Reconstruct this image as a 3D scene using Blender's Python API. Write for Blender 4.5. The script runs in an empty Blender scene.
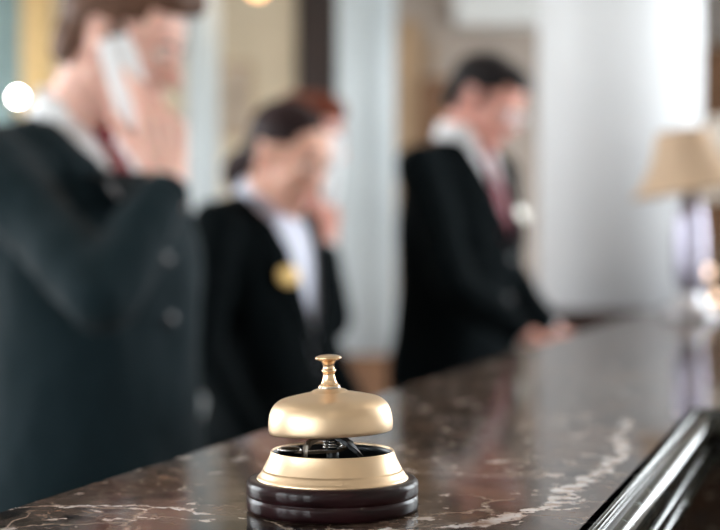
import bpy, bmesh, math, random
import numpy as np
from mathutils import Vector, Matrix, noise
from mathutils.bvhtree import BVHTree
random.seed(4)
C = bpy.context.scene.collection
R = math.radians
EYE = 1.23                       # camera height
TOP = 1.103                      # top of the stone ledge
F = 1450.0
def at(u, v, D):
    """a place in the hall read off the photograph, D metres ahead of the camera"""
    return Vector(((u - 360) / F * D, D, EYE - (v - 252) / F * D))

# ------------------------------------------------------------------ materials
def mat(name, col, rough=.5, metal=0., **kw):
    m = bpy.data.materials.new(name); m.use_nodes = True
    b = m.node_tree.nodes['Principled BSDF']
    b.inputs['Base Color'].default_value = (*col, 1)
    b.inputs['Roughness'].default_value = rough
    b.inputs['Metallic'].default_value = metal
    for k, v in kw.items():
        b.inputs[k.replace('_', ' ')].default_value = v
    return m
def nodes(m): return m.node_tree.nodes, m.node_tree.links, m.node_tree.nodes['Principled BSDF']
def add_noise(m, scale, amount, bump=0., stretch=(1, 1, 1), detail=4, rough_amt=0.):
    """breaks a plain colour up with noise in object space"""
    N, L, b = nodes(m)
    tc = N.new('ShaderNodeTexCoord'); mp = N.new('ShaderNodeMapping'); mp.inputs['Scale'].default_value = stretch
    nz = N.new('ShaderNodeTexNoise'); nz.inputs['Scale'].default_value = scale; nz.inputs['Detail'].default_value = detail
    L.new(tc.outputs['Object'], mp.inputs[0]); L.new(mp.outputs[0], nz.inputs['Vector'])
    base = b.inputs['Base Color'].default_value[:]
    r = N.new('ShaderNodeValToRGB')
    r.color_ramp.elements[0].position = .3; r.color_ramp.elements[1].position = .7
    r.color_ramp.elements[0].color = tuple(c * (1 - amount) for c in base[:3]) + (1,)
    r.color_ramp.elements[1].color = tuple(min(1, c * (1 + amount)) for c in base[:3]) + (1,)
    L.new(nz.outputs['Fac'], r.inputs[0]); L.new(r.outputs[0], b.inputs['Base Color'])
    if bump:
        bp = N.new('ShaderNodeBump'); bp.inputs['Strength'].default_value = bump; bp.inputs['Distance'].default_value = .002
        L.new(nz.outputs['Fac'], bp.inputs['Height']); L.new(bp.outputs[0], b.inputs['Normal'])
    if rough_amt:
        mr = N.new('ShaderNodeMapRange'); r0 = b.inputs['Roughness'].default_value
        mr.inputs['To Min'].default_value = max(0, r0 - rough_amt); mr.inputs['To Max'].default_value = r0 + rough_amt
        L.new(nz.outputs['Fac'], mr.inputs['Value']); L.new(mr.outputs[0], b.inputs['Roughness'])
    return m
M = {}
M['suit_navy'] = add_noise(mat('suit_navy', (.0052, .0145, .0195), .85, Sheen_Weight=.05, Sheen_Roughness=.5, Specular_IOR_Level=.15), 260, .35, .2)
M['suit_black'] = add_noise(mat('suit_black', (.0016, .0036, .0046), .9, Sheen_Weight=.0, Specular_IOR_Level=.08), 260, .3, .2)
M['trouser'] = add_noise(mat('trouser', (.003, .005, .006), .9, Specular_IOR_Level=.1), 260, .3, .2)
M['shirt'] = add_noise(mat('shirt', (.86, .87, .9), .6), 400, .02, .1)
M['shirt_lilac'] = add_noise(mat('shirt_lilac', (.62, .64, .76), .6), 400, .03, .1)
M['tie'] = add_noise(mat('tie_red', (.20, .008, .016), .5), 300, .25, .2)
M['tie_dull'] = add_noise(mat('tie_wine', (.20, .02, .04), .5), 300, .25, .2)
M['skin'] = add_noise(mat('skin', (.84, .50, .41), .5, Subsurface_Weight=.15, Subsurface_Scale=.01), 30, .08)
M['skin_warm'] = add_noise(mat('skin_warm', (.83, .47, .36), .5, Subsurface_Weight=.15, Subsurface_Scale=.01), 30, .08)
M['skin_rose'] = add_noise(mat('skin_rose', (.74, .36, .29), .5, Subsurface_Weight=.15, Subsurface_Scale=.01), 30, .08)
M['lips'] = mat('lips', (.55, .17, .15), .4)
M['hair_brown'] = add_noise(mat('hair_brown', (.12, .062, .042), .55, Specular_IOR_Level=.15), 60, .4, .6, (1, .25, 1))
M['hair_dark'] = add_noise(mat('hair_dark', (.022, .010, .011), .45, Specular_IOR_Level=.15), 60, .4, .6, (1, .25, 1))
M['hair_black'] = add_noise(mat('hair_black', (.012, .009, .010), .5, Specular_IOR_Level=.15), 60, .4, .6, (1, .25, 1))
M['hair_auburn'] = add_noise(mat('hair_auburn', (.13, .032, .016), .5, Specular_IOR_Level=.15), 60, .4, .6, (1, .25, 1))
M['eye'] = mat('eye_white', (.8, .78, .75), .15)
M['iris'] = mat('iris', (.04, .025, .015), .1)
M['shoe'] = mat('shoe_leather', (.01, .01, .01), .25)
M['button'] = mat('button', (.03, .03, .035), .25)
M['badge_gold'] = mat('badge_gold', (.62, .40, .13), .45, .3)
M['badge_pale'] = mat('badge_pale', (.80, .78, .70), .3, .2)
M['phone'] = mat('phone_plastic', (.90, .91, .95), .3)
M['phone_dark'] = mat('phone_dark', (.03, .035, .04), .3)
M['glasses'] = mat('glasses_frame', (.55, .55, .58), .2, 1.)
M['chrome'] = mat('chrome', (.36, .34, .42), .35, 1.)
M['steel'] = add_noise(mat('steel', (.55, .53, .50), .25, 1.), 80, .15)
M['bronze'] = add_noise(mat('dark_bronze', (.10, .075, .055), .35, .9), 120, .3)
M['iron'] = mat('dark_iron', (.02, .022, .025), .35, .6)
# satin brass of the bell
m = M['brass'] = add_noise(mat('satin_brass', (.75, .56, .375), .42, 1.), 55, .03, 0, (1, 1, 1), 6, .03)
m = M['brass_bright'] = add_noise(mat('polished_brass', (.78, .55, .34), .24, 1.), 90, .15, 0, (1, 1, 1), 6, .05)
m = M['ebony'] = add_noise(mat('lacquered_mahogany', (.014, .004, .005), .3, 0, Coat_Weight=.22, Coat_Roughness=.08, Specular_IOR_Level=.1), 60, .5, .1, (1, 1, 4))
M['white_paint'] = add_noise(mat('glossy_white_paint', (.70, .71, .74), .42, Specular_IOR_Level=.25), 3, .02)
M['column_paint'] = add_noise(mat('column_paint', (.50, .55, .58), .4), 3, .03)
M['taupe'] = add_noise(mat('taupe_plaster', (.35, .295, .26), .7), 2.5, .05)
M['ivory'] = add_noise(mat('ivory_plaster', (.56, .47, .35), .7), 2.0, .12)
M['cornice'] = add_noise(mat('cornice_plaster', (.66, .67, .68), .6), 3, .03)
M['ceiling'] = add_noise(mat('ceiling_paint', (.72, .71, .69), .8), 2, .02)
M['sidewall'] = add_noise(mat('pale_plaster', (.80, .78, .75), .8), 2, .04)
M['dark_wood'] = add_noise(mat('dark_wood', (.035, .016, .011), .5), 8, .5, .1, (6, 6, .6))
M['black_wood'] = add_noise(mat('black_wood', (.016, .007, .006), .35), 8, .5, .1, (6, 6, .6))
M['mid_wood'] = add_noise(mat('mid_wood', (.16, .075, .035), .6), 6, .3, .1, (6, 6, .6))
M['walnut'] = add_noise(mat('walnut', (.085, .040, .018), .7, Specular_IOR_Level=.2), 6, .3, .1, (6, 6, .6))
M['tan_wood'] = add_noise(mat('tan_wood', (.36, .24, .145), .5), 6, .2, .1, (6, 6, .6))
M['gilt'] = add_noise(mat('gilt', (.72, .50, .24), .4, .45), 25, .18, .4)
M['teal_glass'] = add_noise(mat('mirror_reflection_tone', (.24, .34, .35), .25, .3), 2.2, .25)  # mirror's reflection put in as a mottled grey-green colour
M['slate'] = add_noise(mat('grey_lintel', (.12, .10, .09), .7), 3, .1)
M['console_wood'] = add_noise(mat('console_wood', (.022, .009, .006), .8, Specular_IOR_Level=.1), 8, .5, .1, (6, 6, .6))
M['floor'] = add_noise(mat('floor_stone', (.33, .27, .22), .2), 1.5, .15)
M['picture'] = add_noise(mat('picture_print', (.38, .31, .25), .6), 6, .35)
M['rug'] = mat('bell_felt', (.01, .012, .01), .9)
def emis(name, col, s):
    m = mat(name, col, .5); b = m.node_tree.nodes['Principled BSDF']
    b.inputs['Emission Color'].default_value = (*col, 1); b.inputs['Emission Strength'].default_value = s
    return m
M['bulb_white'] = emis('bulb_white', (1, .96, .9), 330)
M['glint_warm'] = emis('glint_warm', (1, .70, .50), 3.2)  # glow of the two added highlight balls
M['bulb_amber'] = emis('bulb_amber', (1, .58, .26), 5)
M['downlight'] = emis('downlight_glow', (1, .86, .68), 9)
# fabric of a lamp shade lets light through
def shade_mat(name, col):
    m = mat(name, col, .8); N, L, b = nodes(m)
    add_noise(m, 120, .05, .2, (1, 1, .2))
    tr = N.new('ShaderNodeBsdfTranslucent'); tr.inputs[0].default_value = (*col, 1)
    mx = N.new('ShaderNodeMixShader'); mx.inputs[0].default_value = .35
    L.new(b.outputs[0], mx.inputs[1]); L.new(tr.outputs[0], mx.inputs[2]); L.new(mx.outputs[0], N['Material Output'].inputs[0])
    return m
M['shade'] = shade_mat('shade_linen', (.74, .56, .40))
M['shade_cream'] = shade_mat('shade_cream', (.80, .74, .68))
# clear panes
def glass_mat(name, tint=(1, 1, 1), gl=.08):
    m = bpy.data.materials.new(name); m.use_nodes = True; N = m.node_tree.nodes; L = m.node_tree.links
    N.remove(N['Principled BSDF'])
    t = N.new('ShaderNodeBsdfTransparent'); t.inputs[0].default_value = (*tint, 1)
    g = N.new('ShaderNodeBsdfGlossy'); g.inputs['Roughness'].default_value = .02
    mx = N.new('ShaderNodeMixShader'); mx.inputs[0].default_value = gl
    L.new(t.outputs[0], mx.inputs[1]); L.new(g.outputs[0], mx.inputs[2]); L.new(mx.outputs[0], N['Material Output'].inputs[0])
    return m
M['pane'] = glass_mat('window_pane'); M['lens'] = glass_mat('spectacle_lens', (.96, .97, 1), .35)

# dark brown marble, white veins
def marble(name, rough, with_vein, tone=(1, 1, 1), spec=.5):
    m = bpy.data.materials.new(name); m.use_nodes = True; N, L, b = nodes(m)
    tc = N.new('ShaderNodeTexCoord')
    def noise_(scale, detail=6, rgh=.6, vec=None, dist=0.):
        n = N.new('ShaderNodeTexNoise'); n.inputs['Scale'].default_value = scale
        n.inputs['Detail'].default_value = detail; n.inputs['Roughness'].default_value = rgh; n.inputs['Distortion'].default_value = dist
        L.new(vec or tc.outputs['Object'], n.inputs['Vector']); return n
    def math_(op, a, c=None, d=None, clamp=False):
        n = N.new('ShaderNodeMath'); n.operation = op; n.use_clamp = clamp
        for i, x in enumerate((a, c, d)):
            if x is None: continue
            if isinstance(x, (int, float)): n.inputs[i].default_value = x
            else: L.new(x, n.inputs[i])
        return n.outputs[0]
    def ramp(fac, els):
        r = N.new('ShaderNodeValToRGB'); e = r.color_ramp.elements
        while len(e) < len(els): e.new(.5)
        for i, (p, c) in enumerate(els): e[i].position = p; e[i].color = (*c, 1) if len(c) == 3 else c
        L.new(fac, r.inputs[0]); return r.outputs[0]
    def mix(f, a, c_):
        n = N.new('ShaderNodeMix'); n.data_type = 'RGBA'
        if isinstance(f, (int, float)): n.inputs[0].default_value = f
        else: L.new(f, n.inputs[0])
        L.new(a, n.inputs[6])
        if isinstance(c_, tuple): n.inputs[7].default_value = (*c_, 1)
        else: L.new(c_, n.inputs[7])
        return n.outputs[2]
    # warp
    w1 = noise_(28, 5, .6); vm = N.new('ShaderNodeVectorMath'); vm.operation = 'MULTIPLY_ADD'
    L.new(w1.outputs['Color'], vm.inputs[0]); vm.inputs[1].default_value = (.032, .032, .032)
    L.new(tc.outputs['Object'], vm.inputs[2]); wv = vm.outputs[0]
    n1 = noise_(48, 9, .68, wv, .8)
    col = ramp(n1.outputs['Fac'], [(.36, (.008, .006, .006)), (.45, (.040, .027, .022)), (.515, (.16, .108, .080)), (.56, (.040, .029, .025)), (.68, (.32, .24, .19))])
    # rusty and grey clouds
    n2 = noise_(17, 5, .55, wv); col = mix(math_('MULTIPLY', ramp(n2.outputs['Fac'], [(.52, (0, 0, 0)), (.68, (1, 1, 1))]), .6), col, (.21, .125, .080))
    n3 = noise_(23, 5, .55, wv); col = mix(math_('MULTIPLY', ramp(n3.outputs['Fac'], [(.55, (0, 0, 0)), (.70, (1, 1, 1))]), .65), col, (.17, .165, .165))
    n6 = noise_(11, 4, .6, wv, .5); dk = ramp(n6.outputs['Fac'], [(.40, (.30, .30, .31)), (.52, (1, 1, 1)), (.64, (1.0, .93, .88))])
    mu0 = N.new('ShaderNodeMix'); mu0.data_type = 'RGBA'; mu0.blend_type = 'MULTIPLY'; mu0.inputs[0].default_value = 1; L.new(col, mu0.inputs[6]); L.new(dk, mu0.inputs[7]); col = mu0.outputs[2]
    # fine cracks
    def cracks(scale, width, seed):
        mp = N.new('ShaderNodeMapping'); mp.inputs['Location'].default_value = (seed, seed * .7, 0); mp.inputs['Rotation'].default_value = (0, 0, seed)
        L.new(wv, mp.inputs[0])
        v = N.new('ShaderNodeTexVoronoi'); v.feature = 'DISTANCE_TO_EDGE'; v.inputs['Scale'].default_value = scale
        L.new(mp.outputs[0], v.inputs['Vector'])
        return ramp(v.outputs['Distance'], [(0, (1, 1, 1)), (width, (0, 0, 0))])
    msk = noise_(14, 3, .5); mk = ramp(msk.outputs['Fac'], [(.47, (0, 0, 0)), (.60, (1, 1, 1))])
    c1 = math_('MULTIPLY', cracks(16, .022, 1.3), mk)
    msk2 = noise_(25, 3, .5); mk2 = ramp(msk2.outputs['Fac'], [(.50, (0, 0, 0)), (.62, (1, 1, 1))])
    c2 = math_('MULTIPLY', cracks(48, .04, 2.9), mk2)
    col = mix(math_('MULTIPLY', c1, .85), col, (.52, .42, .34)); col = mix(math_('MULTIPLY', c2, .55), col, (.36, .25, .18))
    # white flecks
    n4 = noise_(60, 5, .6, wv); fl = ramp(n4.outputs['Fac'], [(.62, (0, 0, 0)), (.66, (1, 1, 1))]); col = mix(math_('MULTIPLY', fl, .9), col, (.70, .62, .57))
    if with_vein:   # the broad quartz vein: distance from a few warped lines in the ledge's own axes (x along, y across)
        sep = N.new('ShaderNodeSeparateXYZ'); wn = noise_(30, 7, .7)
        vm2 = N.new('ShaderNodeVectorMath'); vm2.operation = 'MULTIPLY_ADD'; L.new(wn.outputs['Color'], vm2.inputs[0])
        vm2.inputs[1].default_value = (.060, .060, 0); L.new(tc.outputs['Object'], vm2.inputs[2]); L.new(vm2.outputs[0], sep.inputs[0])
        for (x0, y0, x1, y1, w) in with_vein:
            x0 += .030; x1 += .030; y0 += .030; y1 += .030
            dx, dy = x1 - x0, y1 - y0; ln2 = dx * dx + dy * dy
            px = math_('SUBTRACT', sep.outputs[0], x0); py = math_('SUBTRACT', sep.outputs[1], y0)
            t = math_('DIVIDE', math_('ADD', math_('MULTIPLY', px, dx), math_('MULTIPLY', py, dy)), ln2, None, True)
            ex = math_('SUBTRACT', px, math_('MULTIPLY', t, dx)); ey = math_('SUBTRACT', py, math_('MULTIPLY', t, dy))
            d = math_('SQRT', math_('ADD', math_('MULTIPLY', ex, ex), math_('MULTIPLY', ey, ey)))
            ns = noise_(45, 4, .7); ww = math_('MULTIPLY', math_('MAXIMUM', math_('SUBTRACT', ns.outputs['Fac'], .30), .02), w * 4.6)
            k = math_('GREATER_THAN', ww, d); s = math_('SUBTRACT', 1, math_('DIVIDE', d, ww), None, True)
            k = math_('MULTIPLY', math_('MULTIPLY', s, 5, None, True), .85)
            n5 = noise_(90, 4, .6); vc = ramp(n5.outputs['Fac'], [(.35, (.40, .27, .21)), (.5, (.78, .68, .62)), (.62, (.92, .90, .90))])
            col = mix(k, col, vc)
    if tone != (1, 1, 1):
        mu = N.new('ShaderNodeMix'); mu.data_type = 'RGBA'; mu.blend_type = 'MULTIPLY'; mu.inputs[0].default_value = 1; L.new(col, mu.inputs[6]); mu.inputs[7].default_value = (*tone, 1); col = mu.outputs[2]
    L.new(col, b.inputs['Base Color'])
    nr = noise_(40, 4, .6); mr = N.new('ShaderNodeMapRange'); mr.inputs['To Min'].default_value = rough * .6; mr.inputs['To Max'].default_value = rough * 1.5
    L.new(nr.outputs['Fac'], mr.inputs['Value']); L.new(mr.outputs[0], b.inputs['Roughness'])
    bp = N.new('ShaderNodeBump'); bp.inputs['Strength'].default_value = .05; bp.inputs['Distance'].default_value = .0006
    L.new(nr.outputs['Fac'], bp.inputs['Height']); L.new(bp.outputs[0], b.inputs['Normal'])
    b.inputs['Specular IOR Level'].default_value = 0
    gl = N.new('ShaderNodeBsdfGlossy'); L.new(mr.outputs[0], gl.inputs['Roughness']); L.new(bp.outputs[0], gl.inputs['Normal'])
    fr = N.new('ShaderNodeFresnel'); fr.inputs['IOR'].default_value = 1.5; L.new(bp.outputs[0], fr.inputs['Normal'])
    ms = N.new('ShaderNodeMixShader'); L.new(math_('MULTIPLY', fr.outputs[0], spec), ms.inputs[0])
    L.new(b.outputs[0], ms.inputs[1]); L.new(gl.outputs[0], ms.inputs[2]); L.new(ms.outputs[0], N['Material Output'].inputs[0])
    return m

# ------------------------------------------------------------------ helpers
def link(name, me, m=None, parent=None, smooth=True):
    o = bpy.data.objects.new(name, me); C.objects.link(o)
    if m is not None and not me.materials: me.materials.append(m)
    if smooth:
        for p in me.polygons: p.use_smooth = True
    if parent is not None: o.parent = parent
    return o
def mesh_of(V, Fc, name='mesh'):
    me = bpy.data.meshes.new(name); me.from_pydata([tuple(v) for v in V], [], Fc); me.update(); return me
def from_bm(bm, name='mesh'):
    bmesh.ops.recalc_face_normals(bm, faces=bm.faces)
    me = bpy.data.meshes.new(name); bm.to_mesh(me); bm.free(); return me
def tag(o, label=None, cat=None, group=None, kind=None):
    if label: o['label'] = label
    if cat: o['category'] = cat
    if group: o['group'] = group
    if kind: o['kind'] = kind
    return o
def empty(name, loc, rz=0, label=None, cat=None, group=None):
    o = bpy.data.objects.new(name, None); C.objects.link(o); o.location = loc; o.rotation_euler = (0, 0, rz)
    o.empty_display_size = .05
    return tag(o, label, cat, group)
def bx(bm, x0, x1, y0, y1, z0, z1, bev=0.):
    r = bmesh.ops.create_cube(bm, size=1)
    for v in r['verts']:
        v.co = Vector(((x0 + x1) / 2 + v.co.x * (x1 - x0), (y0 + y1) / 2 + v.co.y * (y1 - y0), (z0 + z1) / 2 + v.co.z * (z1 - z0)))
    if bev:
        es = list({e for v in r['verts'] for e in v.link_edges})
        bmesh.ops.bevel(bm, geom=es, offset=bev, segments=3, affect='EDGES', profile=.5)
def box(name, m, parent, *a, bev=0.):
    bm = bmesh.new(); bx(bm, *a, bev=bev); return link(name, from_bm(bm), m, parent, smooth=False)
def lathe(prof, n=96, close=False):
    """prof: list of (r, z) -> V, F; closed with poles when r is 0"""
    V, Fc, rings = [], [], []
    for r, z in prof:
        if r <= 1e-6: V.append((0, 0, z)); rings.append([len(V) - 1])
        else:
            rings.append(list(range(len(V), len(V) + n)))
            V += [(r * math.cos(2 * math.pi * k / n), r * math.sin(2 * math.pi * k / n), z) for k in range(n)]
    pr = list(zip(rings, rings[1:])) + ([(rings[-1], rings[0])] if close else [])
    for a, b in pr:
        for k in range(n):
            k2 = (k + 1) % n
            if len(a) == 1 and len(b) == 1: continue
            if len(a) == 1: Fc.append((a[0], b[k2], b[k]))
            elif len(b) == 1: Fc.append((a[k], a[k2], b[0]))
            else: Fc.append((a[k], a[k2], b[k2], b[k]))
    return V, Fc
def smooth_prof(pts, n=6):
    """Catmull-Rom through (r, z) points"""
    out = []
    P = [pts[0]] + list(pts) + [pts[-1]]
    for i in range(1, len(P) - 2):
        p0, p1, p2, p3 = P[i - 1], P[i], P[i + 1], P[i + 2]
        for k in range(n):
            t = k / n
            out.append(tuple(max(0, .5 * (2 * p1[j] + (p2[j] - p0[j]) * t + (2 * p0[j] - 5 * p1[j] + 4 * p2[j] - p3[j]) * t * t + (3 * p1[j] - p0[j] - 3 * p2[j] + p3[j]) * t ** 3)) if j == 0 else
                             .5 * (2 * p1[j] + (p2[j] - p0[j]) * t + (2 * p0[j] - 5 * p1[j] + 4 * p2[j] - p3[j]) * t * t + (3 * p1[j] - p0[j] - 3 * p2[j] + p3[j]) * t ** 3) for j in (0, 1)))
    return out + [pts[-1]]
def lathe_obj(name, prof, m, parent=None, n=96, loc=(0, 0, 0), close=False):
    V, Fc = lathe(prof, n, close); bm = bmesh.new()
    vs = [bm.verts.new(v) for v in V]
    for f in Fc: bm.faces.new([vs[i] for i in f])
    o = link(name, from_bm(bm), m, parent); o.location = loc; return o
def tube(pts, rad, n=12):
    """swept tube with rounded caps -> V, F"""
    pts = [Vector(p) for p in pts]; rr = rad if isinstance(rad, (list, tuple)) else [rad] * len(pts)
    V, Fc = [], []; up = None
    for i, p in enumerate(pts):
        t = (pts[min(i + 1, len(pts) - 1)] - pts[max(i - 1, 0)]).normalized()
        if up is None: up = t.orthogonal().normalized()
        up = (up - t * up.dot(t)).normalized(); s = t.cross(up)
        for k in range(n):
            a = 2 * math.pi * k / n; V.append(p + (up * math.cos(a) + s * math.sin(a)) * rr[i])
    for i in range(len(pts) - 1):
        for k in range(n):
            Fc.append((i * n + k, i * n + (k + 1) % n, (i + 1) * n + (k + 1) % n, (i + 1) * n + k))
    Fc.append(tuple(reversed(range(n)))); Fc.append(tuple(range((len(pts) - 1) * n, len(pts) * n)))
    return V, Fc
def ball(c, r, rot=None, nu=20, nv=12):
    """ellipsoid: r three radii"""
    c = Vector(c); r = (r, r, r) if isinstance(r, (int, float)) else r
    prof = [(math.cos(a) if 0 < k < nv else 0., math.sin(a)) for k, a in ((k, -math.pi / 2 + math.pi * k / nv) for k in range(nv + 1))]
    V, Fc = lathe(prof, nu); rot = rot or Matrix.Identity(3)
    return [c + rot @ Vector((v[0] * r[0], v[1] * r[1], v[2] * r[2])) for v in V], Fc
def cap(p0, p1, r0, r1, n=16, h=5):
    """capsule tapering from r0 to r1"""
    p0, p1 = Vector(p0), Vector(p1); ax = p1 - p0; Ln = max(ax.length, 1e-5); ax = ax / Ln
    u = ax.orthogonal().normalized(); w = ax.cross(u); V, Fc = [], []
    prof = [(0., -r0)] + [(r0 * math.cos(a), r0 * math.sin(a)) for a in (-math.pi / 2 * (1 - k / h) for k in range(1, h + 1))]
    prof += [(r1 * math.cos(a), Ln + r1 * math.sin(a)) for a in (math.pi / 2 * k / h for k in range(h))] + [(0., Ln + r1)]
    V0, Fc = lathe(prof, n)
    return [p0 + u * v[0] + w * v[1] + ax * v[2] for v in V0], Fc
def rings_loft(rings, n=40):
    """rings: (cx, cy, z, rx, ry_front, ry_back)"""
    V, Fc = [], []
    for (cx, cy, z, rx, rf, rb) in rings:
        for k in range(n):
            a = 2 * math.pi * k / n; c, s = math.cos(a), math.sin(a); e = .85
            c = math.copysign(abs(c) ** e, c); s = math.copysign(abs(s) ** e, s)
            V.append(Vector((cx + rx * c, cy + (rb if s > 0 else rf) * s, z)))
    for i in range(len(rings) - 1):
        for k in range(n): Fc.append((i * n + k, i * n + (k + 1) % n, (i + 1) * n + (k + 1) % n, (i + 1) * n + k))
    Fc.append(tuple(reversed(range(n)))); Fc.append(tuple(range((len(rings) - 1) * n, len(rings) * n)))
    return V, Fc
def join(prims):
    V, Fc = [], []
    for v, f in prims:
        o = len(V); V += [Vector(x) for x in v]; Fc += [tuple(i + o for i in q) for q in f]
    return V, Fc
def fuse(prims, voxel, iters=4, weight=None, disp=None):
    """melts closed shapes into one continuous skin"""
    V, Fc = join(prims); me = mesh_of(V, Fc)
    o = bpy.data.objects.new('tmp', me); C.objects.link(o)
    md = o.modifiers.new('r', 'REMESH'); md.mode = 'VOXEL'; md.voxel_size = voxel; md.use_smooth_shade = True
    dg = bpy.context.evaluated_depsgraph_get(); ev = o.evaluated_get(dg)
    out = bpy.data.meshes.new_from_object(ev)
    bpy.data.objects.remove(o); bpy.data.meshes.remove(me)
    n = len(out.vertices); co = np.empty(n * 3); out.vertices.foreach_get('co', co); co = co.reshape(n, 3)
    e = np.empty(len(out.edges) * 2, np.int64); out.edges.foreach_get('vertices', e); a, b = e[::2], e[1::2]
    deg = np.bincount(a, minlength=n) + np.bincount(b, minlength=n)
    w = np.ones(n) if weight is None else weight(co)
    for _ in range(iters):
        s = np.empty_like(co)
        for j in range(3): s[:, j] = np.bincount(a, co[b, j], n) + np.bincount(b, co[a, j], n)
        s /= np.maximum(deg, 1)[:, None]; co = co + (s - co) * (.6 * w)[:, None]
    out.vertices.foreach_set('co', co.ravel()); out.update()
    if disp is not None:
        nr = np.empty(n * 3); out.vertices.foreach_get('normal', nr); nr = nr.reshape(n, 3)
        d = np.array([disp(Vector(c)) for c in co]); co = co + nr * d[:, None]
        out.vertices.foreach_set('co', co.ravel()); out.update()
    return out
def solid(o, th, off=-1):
    md = o.modifiers.new('thickness', 'SOLIDIFY'); md.thickness = th; md.offset = off; return o

# ------------------------------------------------------------------ the hall
def struct(name, bm_or_me, m):
    me = from_bm(bm_or_me) if isinstance(bm_or_me, bmesh.types.BMesh) else bm_or_me
    return tag(link(name, me, m, None, smooth=False), kind='structure')
XL, XR, YF, YB, ZC = -4.0, 3.2, -4.0, 8.0, 3.4
bm = bmesh.new(); bx(bm, XL - .2, XR + .2, YF - .2, YB + .2, -.1, 0); struct('floor', bm, M['floor'])
bm = bmesh.new(); bx(bm, XL - .2, XR + .2, YF - .2, YB + .2, ZC, ZC + .1); struct('ceiling', bm, M['ceiling'])
def wall_x(name, x, th, holes, m):
    """wall in a plane x = const with window openings (y0, y1, z0, z1)"""
    bm = bmesh.new(); y = YF
    for (a, b, z0, z1) in sorted(holes):
        bx(bm, x, x + th, y, a, 0, ZC); bx(bm, x, x + th, a, b, 0, z0); bx(bm, x, x + th, a, b, z1, ZC); y = b
    bx(bm, x, x + th, y, YB, 0, ZC); return struct(name, bm, m)
LW = [(-3.3, -1.9, .7, 3.0), (-1.5, -.1, .7, 3.0), (2.3, 5.3, .6, 3.1)]
RW = [(2.4, 4.9, .5, 3.1), (6.3, 7.7, .5, 3.1)]
wall_x('wall_left', XL - .2, .2, LW, M['sidewall']); wall_x('wall_right', XR, .2, RW, M['sidewall'])
FW = [(-3.7, -2.6, .5, 3.0)]  # unseen window, added for soft frontal light
bm = bmesh.new(); xq = XL
for (a, b, z0, z1) in FW: bx(bm, xq, a, YF - .2, YF, 0, ZC); bx(bm, a, b, YF - .2, YF, 0, z0); bx(bm, a, b, YF - .2, YF, z1, ZC); xq = b
bx(bm, xq, XR, YF - .2, YF, 0, ZC); struct('wall_front', bm, M['sidewall'])
bm = bmesh.new(); bx(bm, XL, XR, YB, YB + .2, 0, ZC); struct('wall_back', bm, M['taupe'])
k = 0
for x, th, hs in ((XL - .2, .2, LW), (XR, .2, RW)):
    for (a, b, z0, z1) in hs:
        k += 1; bm = bmesh.new(); xm = x + th / 2; f = .05
        bx(bm, xm - .03, xm + .03, a, b, z0, z0 + f); bx(bm, xm - .03, xm + .03, a, b, z1 - f, z1)
        bx(bm, xm - .03, xm + .03, a, a + f, z0, z1); bx(bm, xm - .03, xm + .03, b - f, b, z0, z1)
        bx(bm, xm - .02, xm + .02, (a + b) / 2 - .018, (a + b) / 2 + .018, z0, z1); bx(bm, xm - .02, xm + .02, a, b, z0 + 1.5, z0 + 1.535)
        w = struct('window_%d' % k, bm, M['cornice'])
        bm = bmesh.new(); bx(bm, xm - .004, xm + .004, a, b, z0, z1); link('pane', from_bm(bm), M['pane'], w, smooth=False)
for (a, b, z0, z1) in FW:
    k += 1; bm = bmesh.new(); ym = YF - .1; f = .05
    bx(bm, a, b, ym - .03, ym + .03, z0, z0 + f); bx(bm, a, b, ym - .03, ym + .03, z1 - f, z1); bx(bm, a, a + f, ym - .03, ym + .03, z0, z1); bx(bm, b - f, b, ym - .03, ym + .03, z0, z1)
    w = struct('window_%d' % k, bm, M['cornice'])
    bm = bmesh.new(); bx(bm, a, b, ym - .004, ym + .004, z0, z1); link('pane', from_bm(bm), M['pane'], w, smooth=False)
    l = bpy.data.lights.new('daylight_portal', 'AREA'); l.shape = 'RECTANGLE'; l.size = b - a; l.size_y = z1 - z0; l.cycles.is_portal = True
    o = bpy.data.objects.new('daylight_portal', l); C.objects.link(o); o.location = ((a + b) / 2, YF - .19, (z0 + z1) / 2); o.rotation_euler = (R(90), 0, 0)
# daylight entering at each opening
def portal(x, y0, y1, z0, z1, sgn):
    l = bpy.data.lights.new('daylight_portal', 'AREA'); l.shape = 'RECTANGLE'; l.size = z1 - z0; l.size_y = y1 - y0
    l.cycles.is_portal = True
    o = bpy.data.objects.new('daylight_portal', l); C.objects.link(o); o.location = (x, (y0 + y1) / 2, (z0 + z1) / 2)
    o.rotation_euler = (0, R(90) * sgn, 0)
for (a, b, z0, z1) in LW: portal(XL - .19, a, b, z0, z1, -1)
for (a, b, z0, z1) in RW: portal(XR + .19, a, b, z0, z1, 1)

YW = YB  # back wall dressing: x read at the wall, 181 px per metre
def bxw(u): return (u - 360) / F * YW
# ivory panel field with a framed print, cornice, recess and joinery on the back wall
bm = bmesh.new(); bx(bm, bxw(212), bxw(297), YB - .05, YB, 0, 2.66); bx(bm, bxw(55), bxw(185), YB - .05, YB, 0, 2.66); struct('trim_1', bm, M['ivory'])
bm = bmesh.new(); bx(bm, XL, bxw(296), YB - .12, YB, 2.68, 2.95, .02); bx(bm, bxw(452), bxw(548), YB - .16, YB, 2.46, 2.9, .02); bx(bm, bxw(448), bxw(552), YB - .2, YB, 2.6, 2.68, .01)
struct('trim_2', bm, M['cornice'])
bm = bmesh.new(); bx(bm, bxw(397), bxw(420), YB - .04, YB, 0, 2.5); bx(bm, bxw(428), bxw(432), YB - .06, YB, 0, 2.4); struct('trim_3', bm, M['tan_wood'])
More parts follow.
